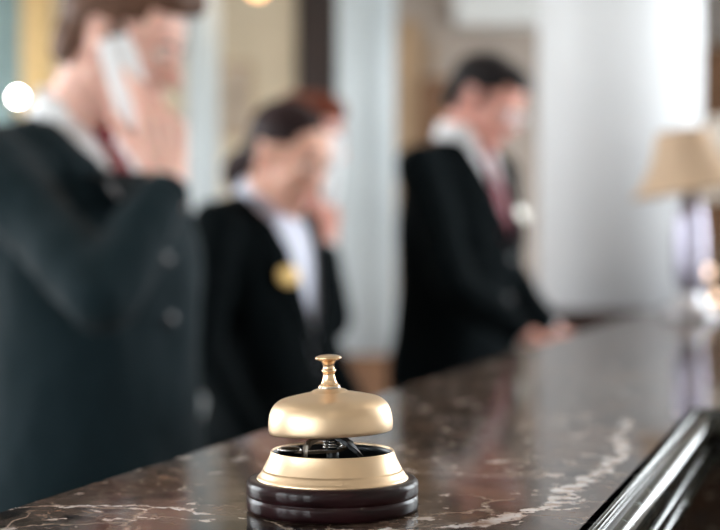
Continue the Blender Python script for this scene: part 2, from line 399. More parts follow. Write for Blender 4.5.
# panelled wooden doors
def door(n, x0, x1, z1, m, y=YB):
    bm = bmesh.new(); bx(bm, x0, x1, y - .09, y - .05, 0, z1)
    w = x1 - x0
    for (a, b) in ((.1, .42), (.5, .92)):
        for s in ((.12, .46), (.54, .88)) if w > .5 else ((.15, .85),):
            bx(bm, x0 + w * s[0], x0 + w * s[1], y - .11, y - .08, z1 * a, z1 * b, .008)
    o = struct('door_%d' % n, bm, m)
    hv, hf = tube([(x1 - .05, y - .09, 1.0), (x1 - .05, y - .14, 1.0), (x1 - .14, y - .14, 1.0)], .008)
    link('door_handle', mesh_of(hv, hf), M['brass_bright'], o)
    return o
door(1, bxw(297), bxw(345), 2.8, M['black_wood'])
door(2, bxw(421), bxw(449), 2.18, M['mid_wood'])
door(3, bxw(699), XR, 2.35, M['walnut'])
bm = bmesh.new(); bx(bm, bxw(697), XR, YB - .12, YB, 2.38, 3.0); struct('trim_4', bm, M['slate'])
# low brown panelling that runs behind the desk
bm = bmesh.new(); bx(bm, -3.9, -.05, YB - .1, YB, 0, .12); struct('baseboard_back', bm, M['dark_wood'])

def column(u, D, dia, m, label, z_base, n=72):
    x = (u - 360) / F * D; o = empty('column', (x, D, 0), 0, label, 'column'); r = dia / 2
    lathe_obj('shaft', [(0, z_base), (r, z_base), (r * .99, ZC - .35), (0, ZC - .35)], m, o, n)
    lathe_obj('capital', smooth_prof([(r, ZC - .36), (r * 1.04, ZC - .30), (r * 1.02, ZC - .22), (r * 1.14, ZC - .12), (r * 1.25, ZC - .10), (r * 1.25, ZC)], 4) + [(0, ZC)], m, o, n)
    return o
c = column(619, 5.05, .565, M['white_paint'], 'broad glossy white round column behind the linen-shaded lamp', 1.04)
box('plinth', M['dark_wood'], c, -.30, .30, -.30, .30, 0, .99, bev=.01)
lathe_obj('base_ring', smooth_prof([(.29, .99), (.31, 1.005), (.29, 1.025), (.283, 1.04)], 4), M['dark_wood'], c, 72)
c = column(366, 6.2, .25, M['column_paint'], 'slim grey-white column in the middle, between the two women and the man with the wine-red tie', .8)
box('plinth', M['mid_wood'], c, -.16, .16, -.16, .16, 0, .8, bev=.01)
c = column(203, 7.0, .16, M['column_paint'], 'slim white column just right of the phoning man\'s face', .2)
box('plinth', M['dark_wood'], c, -.12, .12, -.12, .12, 0, .2, bev=.01)

# gilt-framed mirror at the far left
x0, x1 = (-60 - 360) / F * 7.9, (20 - 360) / F * 7.9
t = empty('wall_mirror', ((x0 + x1) / 2, YB, 1.0), 0, 'tall aged mirror in a gilded frame behind the phoning man\'s back', 'mirror')
hw = (x1 - x0) / 2
box('mirror_glass', M['teal_glass'], t, -hw, hw, -.04, -.015, 0, 1.95)
bm = bmesh.new()
for a in ((-hw - .17, -hw, -.9, 2), (hw, hw + .17, -.9, 2)): bx(bm, a[0], a[1], -.09, 0, -.09, 2.04, .02)
bx(bm, -hw, hw, -.09, 0, 1.95, 2.04, .02); bx(bm, -hw, hw, -.09, 0, -.09, 0, .02)
link('frame', from_bm(bm), M['gilt'], t, smooth=False)
# wall lamp in front of the mirror
p = at(18, 97, 6.6)
t = empty('floor_lamp', (p.x, p.y, 0), 0, 'slim lamp with a bare glowing white bulb, behind the back of the navy-suited man', 'lamp')
lathe_obj('base', [(0, 0), (.13, 0), (.13, .012), (.02, .03), (0, .03)], M['bronze'], t, 40)
v, f = tube([(0, 0, .02), (0, 0, p.z - .06)], .011); link('pole', mesh_of(v, f), M['bronze'], t)
lathe_obj('socket', [(0, p.z - .07), (.016, p.z - .07), (.02, p.z - .03), (0, p.z - .03)], M['brass_bright'], t, 24)
v, f = ball((0, 0, p.z), .015); link('bulb', mesh_of(v, f), M['bulb_white'], t)
# framed print
x = bxw(238); t = empty('framed_picture', (x, YB - .05, 1.85), 0, 'small framed print on the ivory wall between the phoning man and the woman in front', 'picture')
box('frame', M['tan_wood'], t, -.075, .075, -.025, 0, 0, .42, bev=.005); box('print', M['picture'], t, -.058, .058, -.03, -.02, .025, .395)
# amber glow at the ceiling line
p = at(258, -15, 7.0); t = empty('pendant_lamp', (p.x, p.y, ZC), 0, 'small amber pendant lamp at the top edge above the ivory wall', 'lamp')
v, f = tube([(0, 0, 0), (0, 0, p.z - ZC + .06)], .004); link('cord', mesh_of(v, f), M['iron'], t)
v, f = ball((0, 0, p.z - ZC), (.05, .05, .06)); link('globe', mesh_of(v, f), M['bulb_amber'], t)

# dark console and the second lamp behind the far end of the counter
t = empty('console_table', (1.25, 4.25, 0), 0, 'long dark wooden console in front of the broad white column', 'console')
box('top', M['console_wood'], t, -.75, 1.3, -.16, .18, 1.005, 1.045, bev=.006)
box('apron', M['console_wood'], t, -.70, 1.25, -.12, .14, .86, 1.005, bev=.004)
for sx in (-.68, 1.18):
    for sy in (-.11, .08): box('leg', M['console_wood'], t, sx, sx + .05, sy, sy + .05, 0, .87, bev=.006)
box('shelf', M['console_wood'], t, -.70, 1.25, -.12, .14, .18, .21)
box('back_panel', M['console_wood'], t, -.70, 1.25, .10, .13, .21, .86)
p = at(737, 215, 4.25)
t = empty('cabinet_lamp', (p.x, p.y, 1.045), 0, 'cream-shaded lamp on the dark console, cut off by the right edge', 'lamp')
lathe_obj('lamp_base', smooth_prof([(.07, 0), (.075, .02), (.03, .05), (.05, .12), (.055, .18), (.02, .25), (.012, .30)], 5), M['bronze'], t, 48)
z0 = at(737, 200, 4.25).z - 1.045; z1 = at(737, 118, 4.25).z - 1.045
o = lathe_obj('lamp_shade', smooth_prof([(.135, z0), (.105, (z0 + z1) / 2), (.08, z1)], 6), M['shade_cream'], t, 64); solid(o, .002)
# glowing balls added to stand in for two soft highlights on the lamp base
for (u, v_, D) in ((708, 272, 3.95), (717, 297, 3.66)):
    p = at(u, v_, D); t = empty('glint_ball', (p.x, p.y, 0), 0, 'small peach glowing ball added as a highlight near the right edge, %s of the two' % ('upper' if v_ < 280 else 'lower'), 'bulb', None)
    v, f = tube([(0, 0, 0), (0, 0, p.z - .02)], .006); link('stand', mesh_of(v, f), M['bronze'], t)
    lathe_obj('foot', [(0, 0), (.09, 0), (.09, .01), (.01, .02), (0, .02)], M['bronze'], t, 32)
    v, f = ball((0, 0, p.z), (.011, .011, .015)); link('bulb', mesh_of(v, f), M['glint_warm'], t)

# round downlights in the ceiling
DL = [(-2.2, -1.5), (.2, -1.8), (2.0, -1.2), (-2.2, 1.5), (1.9, 1.8), (-1.6, 4.6), (1.2, 4.9), (-.2, 6.8), (-2.4, 6.6)]
for i, (x, y) in enumerate(DL):
    t = empty('ceiling_downlight', (x, y, ZC), 0, 'round recessed ceiling downlight above the lobby', 'ceiling light', 'ceiling downlights')
    lathe_obj('bezel', [(.085, 0), (.11, 0), (.11, -.012), (.085, -.018)], M['steel'], t, 32, close=True)
    lathe_obj('diffuser', [(0, -.004), (.085, -.004), (.085, -.001), (0, -.001)], M['downlight'], t, 32)
    l = bpy.data.lights.new('downlight', 'SPOT'); l.energy = 30; l.color = (1, .86, .68); l.spot_size = R(120); l.spot_blend = .8; l.shadow_soft_size = .08
    o = bpy.data.objects.new('downlight_beam', l); C.objects.link(o); o.location = (x, y, ZC - .04)

# ------------------------------------------------------------------ the counter
d = Vector((.3124, .95, 0)).normalized(); n_ = Vector((d.y, -d.x, 0))
E0 = Vector((-.177, .714, 0)); ANG = math.atan2(d.y, d.x)      # counter frame: x along, y towards the staff side
ctr = empty('reception_counter', (E0.x, E0.y, 0), ANG, 'long dark brown marble reception counter with moulded edge', 'counter')
W = .2835; SP = .581; S0, S1, T1 = -.55, 2.86, 1.15             # local: x = s, y = -t
def rel(x, y): q = Vector((x, y, 0)) - E0; return (q.dot(d), -q.dot(n_))
vein = []
pl = [(.205, 1.10), (.171, .954), (.150, .86), (.115, .774), (.085, .715), (.055, .675), (.0, .655)]
ws_ = [.0028, .0036, .0048, .0056, .005, .004]
for (a, b, w) in zip(pl, pl[1:], ws_): vein.append((*rel(*a), *rel(*b), w))
vein.append((*rel(-.175, .72), *rel(-.115, .725), .0018)); vein.append((*rel(-.115, .725), *rel(-.075, .70), .0015))
vein.append((*rel(-.02, .66), *rel(.02, .655), .004))
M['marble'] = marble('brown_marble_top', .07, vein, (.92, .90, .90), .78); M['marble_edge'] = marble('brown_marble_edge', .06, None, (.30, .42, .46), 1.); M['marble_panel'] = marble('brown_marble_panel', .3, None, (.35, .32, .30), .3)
poly = [(S0, 0), (S1, 0), (S1, -T1), (SP, -T1), (SP, -W), (S0, -W)]
bm = bmesh.new(); vs = [bm.verts.new((x, y, TOP - .046)) for x, y in poly]; f = bm.faces.new(vs)
r = bmesh.ops.extrude_face_region(bm, geom=[f])
for v in r['geom']:
    if isinstance(v, bmesh.types.BMVert): v.co.z = TOP
es = [e for e in bm.edges if all(abs(v.co.z - TOP) < 1e-5 for v in e.verts) and all(abs(v.co.y) < 1e-5 or v.co.x > S1 - 1e-4 for v in e.verts)]
bmesh.ops.bevel(bm, geom=es, offset=.004, segments=3, affect='EDGES')
link('counter_top', from_bm(bm), M['marble'], ctr, smooth=False)
# moulding swept round the guest side: (outward, down)
def arc(cx, cy, r, a0, a1, n): return [(cx + r * math.cos(R(a0 + (a1 - a0) * k / n)), cy - r * math.sin(R(a0 + (a1 - a0) * k / n))) for k in range(n + 1)]
prof = [(-.004, 0), (0, 0)] + arc(.0, .0022, .0022, 90, 20, 4) + [(.0026, .0035), (.0022, .0046)] \
     + arc(.0058, .0135, .0102, 112, -60, 18) + [(.0085, .0240)] + arc(.0095, .0292, .0055, 75, -60, 8) + [(.0095, .0350)] \
     + arc(.0105, .0400, .0052, 70, -80, 8) + [(.004, .0455), (-.004, .0455)]
path = [((S0, -W), (0, -1)), ((SP, -W), (-1, -1)), ((SP, -T1), (-1, 0))]
V, Fc = [], []; np_ = len(prof)
for (px, py), (ox, oy) in path:
    for (w, h) in prof: V.append((px + ox * w, py + oy * w, TOP - h))
for i in range(2):
    for k in range(np_): Fc.append((i * np_ + k, i * np_ + (k + 1) % np_, (i + 1) * np_ + (k + 1) % np_, (i + 1) * np_ + k))
Fc += [tuple(range(np_)), tuple(reversed(range(2 * np_, 3 * np_)))]
bm = bmesh.new(); q = [bm.verts.new(v) for v in V]
for f in Fc: bm.faces.new([q[i] for i in f])
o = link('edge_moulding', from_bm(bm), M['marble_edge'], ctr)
md = o.modifiers.new('es', 'EDGE_SPLIT'); md.split_angle = R(40)
# carcass: marble panels below the moulding
bm = bmesh.new(); z1 = TOP - .046
bx(bm, S0 + .02, SP + .02, -W + .012, -W + .05, 0, z1); bx(bm, SP + .012, SP + .05, -T1 + .02, -W + .05, 0, z1)
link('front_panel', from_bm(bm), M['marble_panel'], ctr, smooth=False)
bm = bmesh.new(); bx(bm, S0 + .02, S1 - .03, -.06, -.02, 0, z1); bx(bm, S1 - .07, S1 - .03, -T1 + .02, -.02, 0, z1)
link('staff_panel', from_bm(bm), M['dark_wood'], ctr, smooth=False)
bm = bmesh.new(); bx(bm, S0 + .04, S1 - .08, -W + .05, -.06, 0, .10); link('kick_plinth', from_bm(bm), M['black_wood'], ctr, smooth=False)
# lower desk on the staff side
dk = empty('staff_desk', (E0.x, E0.y, 0), ANG, 'lower dark wooden work desk behind the marble counter', 'desk')
box('desk_top', M['dark_wood'], dk, S0, 3.12, .005, .34, .915, .945, bev=.003)
box('desk_body', M['dark_wood'], dk, S0 + .05, 3.08, .01, .26, 0, .915)

# ------------------------------------------------------------------ the bell
BX, BY = (332.5 - 360) / F * .716, .716
bell = empty('service_bell', (BX, BY, TOP), 0, 'brass reception call bell with a push knob on a dark round base, in sharp focus', 'bell')
mm = .001
def P(l): return [(a * mm, b * mm) for a, b in l]
lathe_obj('base', P([(0, .0), (40.9, .0), (42.0, .6), (42.4, 2.0), (42.4, 5.6), (42.2, 6.7), (41.5, 7.3), (41.5, 7.6), (42.2, 8.1), (42.5, 9.0), (42.5, 12.6), (42.1, 14.2), (41.2, 15.2), (40.0, 15.5), (38, 15.5), (0, 15.5)]), M['ebony'], bell, 160)
cone = P([(36.3, 14.8), (37.2, 14.9), (37.4, 15.6), (37.0, 16.4), (36.5, 16.8), (36.1, 17.3), (35.6, 18.1), (35.0, 19.0), (34.4, 20.0)] ) + smooth_prof(P([(34.4, 20.0), (33.1, 22.4), (31.8, 25.0), (30.9, 27.4), (30.45, 29.0)]), 4) + P([(30.25, 29.25), (30.0, 29.2), (29.8, 28.8), (30.4, 25), (32, 20.5), (34.5, 15.3)])
o = lathe_obj('flared_ring', cone, M['brass'], bell, 160, close=True)
lathe_obj('inner_shade', P([(29.3, 28.4), (30.2, 24.8), (31.8, 20.3), (33.6, 16.6), (33.9, 16.6), (32.1, 20.4), (30.5, 25), (29.6, 28.4)]), M['iron'], bell, 128, close=True)  # dark sleeve added so the inside of the brass ring looks shaded
lathe_obj('inner_plate', P([(0, 15.5), (33.5, 15.5), (33.5, 16.6), (0, 16.6)]), M['rug'], bell, 96)
dome = smooth_prof(P([(30.4, 38.9), (30.75, 40.6), (30.65, 44.4), (29.8, 48.6), (27.8, 52.2), (24.4, 54.7), (19.2, 56.1), (13.5, 57.3), (9.6, 57.9)]), 6) + smooth_prof(P([(9.4, 58.0), (8.8, 58.5), (7.2, 59.3), (5.4, 59.7)]), 3) + P([(0, 59.8), (0, 58.0), (9.0, 56.6)]) + smooth_prof(P([(13, 56.0), (18.6, 54.8), (23.4, 52.8), (26.8, 50.2), (28.8, 46.6), (29.3, 43.5), (29.6, 41.0), (29.6, 38.9)]), 4) + P([(29.8, 38.6), (30.2, 38.6)])
cl = []
for q_ in dome: cl.append(q_)
lathe_obj('bell_dome', cl, M['brass'], bell, 192, close=False)
knob = P([(0, 59.6), (5.3, 59.6), (5.4, 60.2), (5.3, 61.1), (4.9, 61.5)]) + smooth_prof(P([(4.6, 61.6), (3.9, 62.6), (3.25, 64.2), (2.9, 66.0), (2.95, 67.1), (3.45, 67.9), (3.5, 68.6), (3.0, 69.3), (2.75, 70.0), (2.85, 71.2), (3.5, 72.6), (4.8, 73.6), (6.3, 74.1), (6.6, 74.6), (6.4, 75.2), (5.0, 75.9), (2.5, 76.3), (0, 76.5)]), 5)
kb = lathe_obj('push_knob', knob, M['brass_bright'], bell, 64)
lathe_obj('collar', P([(4.6, 59.7), (5.5, 59.7), (5.6, 60.2), (5.5, 60.7), (4.6, 60.7)]), M['steel'], bell, 48, close=True)
lathe_obj('centre_post', P([(0, 16), (3.0, 16), (3.0, 30), (2.2, 30.5), (2.2, 58), (0, 58)]), M['iron'], bell, 32)
for o in bell.children:      # the dome sits a touch askew on its post
    if o.name.split('.')[0] in ('bell_dome', 'push_knob', 'collar'):
        pv = Matrix.Translation((0, 0, .0157)); o.data.transform(pv @ Matrix.Rotation(R(-2.0), 4, 'Y') @ pv.inverted())
# striking works seen through the gap
def strip(pts, wdt, th, name, m, parent):
    """flat bar bent along pts, wdt wide sideways"""
    pts = [Vector(p) * mm for p in pts]; V, Fc = [], []
    for i, p in enumerate(pts):
        t = (pts[min(i + 1, len(pts) - 1)] - pts[max(i - 1, 0)]).normalized()
        s = t.cross(Vector((0, 0, 1))); s = Vector((0, 1, 0)) if s.length < .2 else s.normalized(); u = s.cross(t).normalized()
        for a, b in ((-1, -1), (1, -1), (1, 1), (-1, 1)): V.append(p + s * a * wdt * mm / 2 + u * b * th * mm / 2)
    for i in range(len(pts) - 1):
        for k in range(4): Fc.append((4 * i + k, 4 * i + (k + 1) % 4, 4 * i + 4 + (k + 1) % 4, 4 * i + 4 + k))
    e = 4 * (len(pts) - 1); Fc += [(3, 2, 1, 0), (e, e + 1, e + 2, e + 3)]
    return link(name, mesh_of(V, Fc), m, parent, smooth=False)
strip([(-15, -9, 17), (-14.5, -9, 26), (-13, -9, 31), (-11, -8, 34), (-7, -6, 35.5), (0, -3, 36)], 5, 1.6, 'bracket', M['bronze'], bell)
strip([(20, -6, 18), (17, -7, 24), (12, -8, 29.5), (8, -7, 33.5), (3, -4, 36)], 6.5, 1.8, 'bridge_arm', M['iron'], bell)
strip([(-20, 2, 28.5), (-12, 0, 28), (-4, -1, 28.5), (2, -2, 29), (8, 0, 31)], 5, 1.4, 'striker_lever', M['bronze'], bell)
strip([(-18.5, -13, 25.2), (-14.5, -15, 25.8), (-12, -16, 25.2)], 6, 1.6, 'pivot_plate', M['steel'], bell)
strip([(-12.3, -15, 23), (-12.3, -15, 30.5), (-12.0, -14.6, 33.5)], 4, 1.2, 'release_tab', M['steel'], bell)
v, f = ball((-.0215, .002, .0290), (.0062, .0048, .0018)); link('hammer', mesh_of(v, f), M['steel'], bell)
sp = [(.0045 * math.cos(k * .6), .0045 * math.sin(k * .6), .030 + k * .00013) for k in range(120)]
v, f = tube(sp, .0005, 6); link('return_spring', mesh_of(v, f), M['steel'], bell)

# ------------------------------------------------------------------ the counter lamp
LD = 2.8; LX = (690 - 360) / F * LD; L0 = TOP
lamp = empty('table_lamp', (LX, LD, TOP), 0, 'table lamp with flared tan linen shade and shiny metal body on the marble counter', 'lamp')
hz = lambda v: at(684, v, LD).z - TOP
px = LD / F
b0 = smooth_prof([(.050, 0), (.054, .006), (.050, .013), (.036, .022), (.026, .036), (.022, .048)], 5)
lathe_obj('lamp_foot', [(0, 0)] + b0 + [(0, .05)], mat('pewter', (.62, .62, .66), .3, .9), lamp, 64)
lathe_obj('lamp_body', [(0, .046)] + smooth_prof([(.020, .046), (.026, .062), (.030, .09), (.031, .13), (.029, .17), (.026, .20), (.018, .222), (.013, .235)], 6) + [(0, .235)], M['chrome'], lamp, 64)
zb, zt = hz(192), hz(131)
lathe_obj('socket', [(0, .235), (.014, .235), (.014, .27), (0, .27)], M['bronze'], lamp, 24)
o = lathe_obj('lamp_shade', smooth_prof([(58 * px, zb), (44 * px, zb + (zt - zb) * .28), (33 * px, zb + (zt - zb) * .62), (25 * px, zt)], 8), M['shade'], lamp, 96); solid(o, .0015)
tilt = Matrix.Translation((0, 0, zb)) @ Matrix.Rotation(R(-8), 4, 'Y') @ Matrix.Translation((0, 0, -zb)); o.data.transform(tilt)   # the shade has been knocked askew
for z, r_ in ((zb, 58.2), (zt, 25.2)):
    rr_ = r_ * px; o = lathe_obj('shade_trim', [(rr_, z - .002), (rr_ + .0018, z), (rr_, z + .003), (rr_ - .002, z)], M['tan_wood'], lamp, 96, close=True); o.data.transform(tilt)
v, f = ball((0, 0, .29), (.018, .018, .026)); link('bulb', mesh_of(v, f), M['shirt'], lamp)

# ------------------------------------------------------------------ people
def hand(wrist, Ld, Nd, side, curls, thumb=(.75, .65, .35), spread=.06, s=1.):
    """side +1 left, -1 right. Ld: wrist to knuckles; Nd: the way the palm faces"""
    Ld = Vector(Ld).normalized(); Nd = Vector(Nd); Nd = (Nd - Ld * Nd.dot(Ld)).normalized()
    T = Ld.cross(Nd) * (-side); w = Vector(wrist); pr = []
    spec = [(.031, .090, (.040, .025, .021), .0088), (.010, .094, (.044, .028, .022), .0092), (-.011, .089, (.041, .026, .021), .0087), (-.030, .080, (.032, .020, .018), .0078)]
    for i, (tx, ly, seg, r) in enumerate(spec):
        k = w + T * tx * s + Ld * ly * s
        pr.append(cap(w + T * tx * .55 * s, k, .0135 * s, .0118 * s))
        p = k; a = 0; dirL = (Ld + T * (tx * spread / .03)).normalized()
        for j, (sl, cu) in enumerate(zip(seg, curls[i])):
            a += R(cu); q = p + (dirL * math.cos(a) + Nd * math.sin(a)) * sl * s
            pr.append(cap(p, q, r * (1 - .09 * j) * s, r * (1 - .09 * (j + 1)) * s, 12, 4)); p = q
    pr.append(ball(w + Ld * .05 * s + Nd * .004, (.030 * s,) * 3, None)) if False else None
    b = w + Ld * .022 * s + T * .022 * s + Nd * .006
    td = (Ld * thumb[0] + T * thumb[1] + Nd * thumb[2]).normalized(); p = b
    for sl, r0, r1, bend in ((.042, .0150, .0120, 0), (.033, .0118, .0102, .25), (.026, .0102, .0086, .3)):
        td = (td + Ld * bend + Nd * bend * .6).normalized(); q = p + td * sl * s; pr.append(cap(p, q, r0 * s, r1 * s, 12, 4)); p = q
    return [x for x in pr if x]
FLAT = [(6, 10, 6), (7, 10, 6), (8, 10, 6), (9, 12, 7)]
REST = [(18, 22, 14), (20, 24, 15), (22, 26, 16), (25, 28, 18)]
GRIP = [(35, 45, 30), (42, 50, 32), (45, 52, 32), (50, 52, 30)]

def head_prims(female=False):
    s = 1.
    fx = .94 if female else 1.
    pr = [ball((0, .014, .040), (.074, .095, .082), None, 28, 16), ball((0, -.030, -.025), (.060 * fx, .060, .088), None, 28, 16),
          ball((0, -.045, .045), (.060, .050, .055)), ball((0, -.072, -.098), (.021 * fx, .020, .018)),
          cap((-.030, -.082, .020), (.030, -.082, .020), .0125, .0125), cap((0, -.090, .018), (0, -.110, -.024), .0075, .0110),
          ball((0, -.108, -.028), (.0115, .0115, .0095)), ball((.0115, -.099, -.031), .0075), ball((-.0115, -.099, -.031), .0075),
          cap((-.017, -.086, -.0555), (.017, -.086, -.0555), .0070, .0070), cap((-.014, -.086, -.068), (.014, -.086, -.068), .0075, .0075),
          ball((0, -.080, -.062), (.026, .013, .022))]
    for sx in (-1, 1):
        pr += [ball((sx * .040, -.060, -.020), (.020, .020, .020)), cap((sx * .052 * fx, .004, -.050), (sx * .018, -.064, -.098), .0165, .0150),
               ball((sx * .075, .012, -.004), (.0065, .0160 * (.85 if female else 1), .028 * (.82 if female else 1)), Matrix.Rotation(sx * R(22), 3, 'Z') @ Matrix.Rotation(R(-10), 3, 'X')),
               ball((sx * .073, .008, -.030), (.006, .009, .010)),
               cap((sx * .018, -.0875, -.0015), (sx * .040, -.080, -.001), .0085, .0080)]
    return pr
def hair_mesh(style):
    b = [ball((0, .016, .044), (.081, .101, .087), None, 36, 22), ball((0, .050, -.012), (.071, .064, .072), None, 28, 18)]
    if style == 'quiff': b += [cap((-.036, -.070, .098), (.030, -.082, .106), .024, .026), cap((.02, -.05, .112), (-.02, .02, .122), .03, .02)]
    if style == 'short': b += [cap((-.032, -.070, .084), (.032, -.074, .086), .019, .019), ball((0, -.02, .092), (.06, .07, .036))]
    if style == 'long': b += [cap((.066, .02, .02), (.078, .03, -.20), .035, .028), cap((-.066, .02, .02), (-.078, .03, -.20), .035, .028), cap((0, .06, 0), (0, .075, -.22), .065, .05), ball((0, -.03, .085), (.07, .07, .05))]
    me = fuse(b, .005, 3, None, lambda c: .0022 * noise.noise(Vector((c.x * 70, c.y * 18, c.z * 30))))
    bm = bmesh.new(); bm.from_mesh(me); kill = []
    for f in bm.faces:
        x, y, z = f.calc_center_median(); ax = abs(x)
        if y < -.055: hl = .070 if ax < .045 else .050
        elif y < -.012: hl = .050 + (y + .055) / .043 * -.012
        elif y < .034: hl = .034
        else: hl = max(-.055 if style != 'pulled' else -.085, .034 - (y - .034) * 6)
        if style in ('quiff', 'short') and -.022 < y < -.008 and z > -.002: hl = min(hl, -.002)
        if style == 'long': hl = .066 if y < -.06 and ax < .05 else (.03 if y < -.035 else -.3)
        if z < hl: kill.append(f)
    bmesh.ops.delete(bm, geom=kill, context='FACES')
    lone = [v for v in bm.verts if not v.link_faces]; bmesh.ops.delete(bm, geom=lone, context='VERTS')
    out = bpy.data.meshes.new('hair'); bm.to_mesh(out); bm.free(); return out

def person(label, base, yaw, zs, ws, spine, head, hyaw, hpitch, hroll, arms, mats, hair, female=False, hs=1., girth=1., tie=None, vdepth=1.16, badge=None, glasses=False, ponytail=False, vw=.085):
    B = Matrix.Translation((base[0], base[1], 0)) @ Matrix.Rotation(R(yaw), 4, 'Z'); BI = B.inverted(); B3 = BI.to_3x3()
    root = empty('person', (base[0], base[1], 0), R(yaw), label, 'person')
    suit, skin, shirt = mats
    def off(z):
        z = z / zs
        for (a, ya), (b, yb) in zip(spine, spine[1:]):
            if z <= b: t = max(0, (z - a) / (b - a)); return ya + (yb - ya) * t
        return spine[-1][1]
    # --- frames
    hc = BI @ head
    HM = Matrix.Translation(hc) @ Matrix.Rotation(R(hyaw - yaw), 4, 'Z') @ Matrix.Rotation(R(hpitch), 4, 'X') @ Matrix.Rotation(R(hroll), 4, 'Y') @ Matrix.Scale(hs, 4)
    hp = lambda p: HM @ Vector(p)
    nb = Vector((0, off(1.47 * zs) + .0, 1.47 * zs))
    S = {s: Vector((s * .172 * ws, off(1.42 * zs) + .005, 1.415 * zs)) for s in (-1, 1)}
    A = {s: (BI @ a[0], BI @ a[1], B3 @ Vector(a[2]), B3 @ Vector(a[3]), a[4], a[5]) for s, a in arms.items()}
    # --- body: one skin from head to feet
    pr = []
    for v, f in head_prims(female): pr.append(([hp(x) for x in v], f))
    nr = (.050 if female else .058) * (hs if female else 1)
    pr += [cap(hp((0, .022, -.045)), nb + Vector((0, .004, .0)), nr, nr * 1.08, 24), cap(nb, nb - Vector((0, -.0, .12)), nr * 1.0, .07, 24)]
    k = .62
    pr.append(rings_loft([(0, off(z * zs), z * zs, rx * k * ws, rf * k, rb * k) for z, rx, rf, rb in ((.86, .15, .11, .11), (1.05, .15, .11, .10), (1.3, .17, .12, .11), (1.42, .15, .09, .09))], 24))
    for s in (-1, 1):
        el, wr, L_, N_, cu, th = A[s]; sh = S[s]
        pr += [cap(Vector((s * .05, sh.y, sh.z - .03)), sh, .045, .036), cap(sh, el, .036, .030), cap(el, wr, .030, .0235), cap(wr - L_.normalized() * .03, wr + L_.normalized() * .012, .0235, .022)]
        pr += hand(wr, L_, N_, s, cu, th, s=.92 if female else 1.02)
        hip = Vector((s * .085 * ws, off(.88 * zs), .88 * zs)); kn = Vector((s * .095, off(.9 * zs) - .02, .50 * zs)); an = Vector((s * .10, off(.9 * zs) + .02, .09))
        pr += [cap(hip, kn, .060, .042), cap(kn, an, .042, .030), cap(an, an + Vector((0, -.10, -.05)), .030, .026)]
    hcw = np.array(hc); wl = [np.array(A[s][1]) for s in (-1, 1)]
    def wt(co):
        d = np.linalg.norm(co - hcw, axis=1) < .16
        for w in wl: d |= np.linalg.norm(co - w, axis=1) < .22
        return np.where(d, .45, 1.)
    me = fuse(pr, .0032, 5, wt); me.materials.append(skin); me.materials.append(M['lips'])
    HI = HM.inverted()
    nv = len(me.polygons); ctr_ = np.empty(nv * 3); me.polygons.foreach_get('center', ctr_); ctr_ = ctr_.reshape(nv, 3)
    hl_ = ctr_ @ np.array(HI.to_3x3()).T + np.array(HI.translation)
    lip = (np.abs(hl_[:, 0]) < .023) & (hl_[:, 1] < -.0875) & (hl_[:, 2] < -.049) & (hl_[:, 2] > -.0755) & (np.abs(hl_[:, 2] + .062) < .014 - np.abs(hl_[:, 0]) * .35)
    me.polygons.foreach_set('material_index', lip.astype(np.int32))
    link('body', me, None, root)
    for s in (-1, 1):
        v, f = ball((s * .0295, -.0805, .0065), .0125); me = mesh_of([hp(x) for x in v], f); me.materials.append(M['eye']); me.materials.append(M['iris'])
        for p in me.polygons:
            c = HI @ p.center; q = (c - Vector((s * .0295, -.0805, .0065))).normalized()
            p.material_index = 1 if q.y < -.88 else 0
        link('eye', me, None, root)
        v, f = tube([hp((s * x, y, z)) for x, y, z in ((.014, -.0965, .024), (.026, -.0965, .0285), (.040, -.090, .0265), (.048, -.082, .021))], [.0022, .0034, .003, .0015], 8)
        link('eyebrow', mesh_of(v, f), hair[0], root)
    hm = hair_mesh(hair[1]); hm.transform(HM); ho = link('hair', hm, hair[0], root); solid(ho, .011)
    if ponytail:
        pts = [hp(p) for p in ((0, .088, -.035), (0, .108, -.042), (0, .124, -.060), (0, .130, -.085), (0, .122, -.11), (0, .105, -.128))]
        v, f = tube(pts, [.018, .028, .034, .034, .024, .006], 20); link('ponytail', mesh_of(v, f), hair[0], ho)
        v, f = tube([hp((0, .090, -.036)), hp((0, .098, -.038))], .026, 20); link('hair_band', mesh_of(v, f), M['iron'], ho)
    if glasses:
        g = None; V_, F_ = [], []; prs = []
        for s in (-1, 1):
            ring = [hp((s * .031 + .023 * math.cos(a), -.104 + .004 * abs(math.cos(a)), .003 + .018 * math.sin(a))) for a in (2 * math.pi * k / 24 for k in range(25))]
            prs.append(tube(ring, .0013, 6)); prs.append(tube([hp((s * .054, -.100, .006)), hp((s * .074, -.06, .008)), hp((s * .079, .008, .012)), hp((s * .078, .03, -.005))], .0013, 6))
        prs.append(tube([hp((-.009, -.106, .006)), hp((0, -.109, .009)), hp((.009, -.106, .006))], .0013, 6))
        v, f = join(prs); g = link('glasses', mesh_of(v, f), M['glasses'], root)
        for s in (-1, 1):
            c = hp((s * .031, -.103, .003)); ring = [hp((s * .031 + .022 * math.cos(a), -.103, .003 + .017 * math.sin(a))) for a in (2 * math.pi * k / 24 for k in range(24))]
            o = link('lens', mesh_of(ring, [tuple(range(24))]), M['lens'], g); solid(o, .0012, 0)
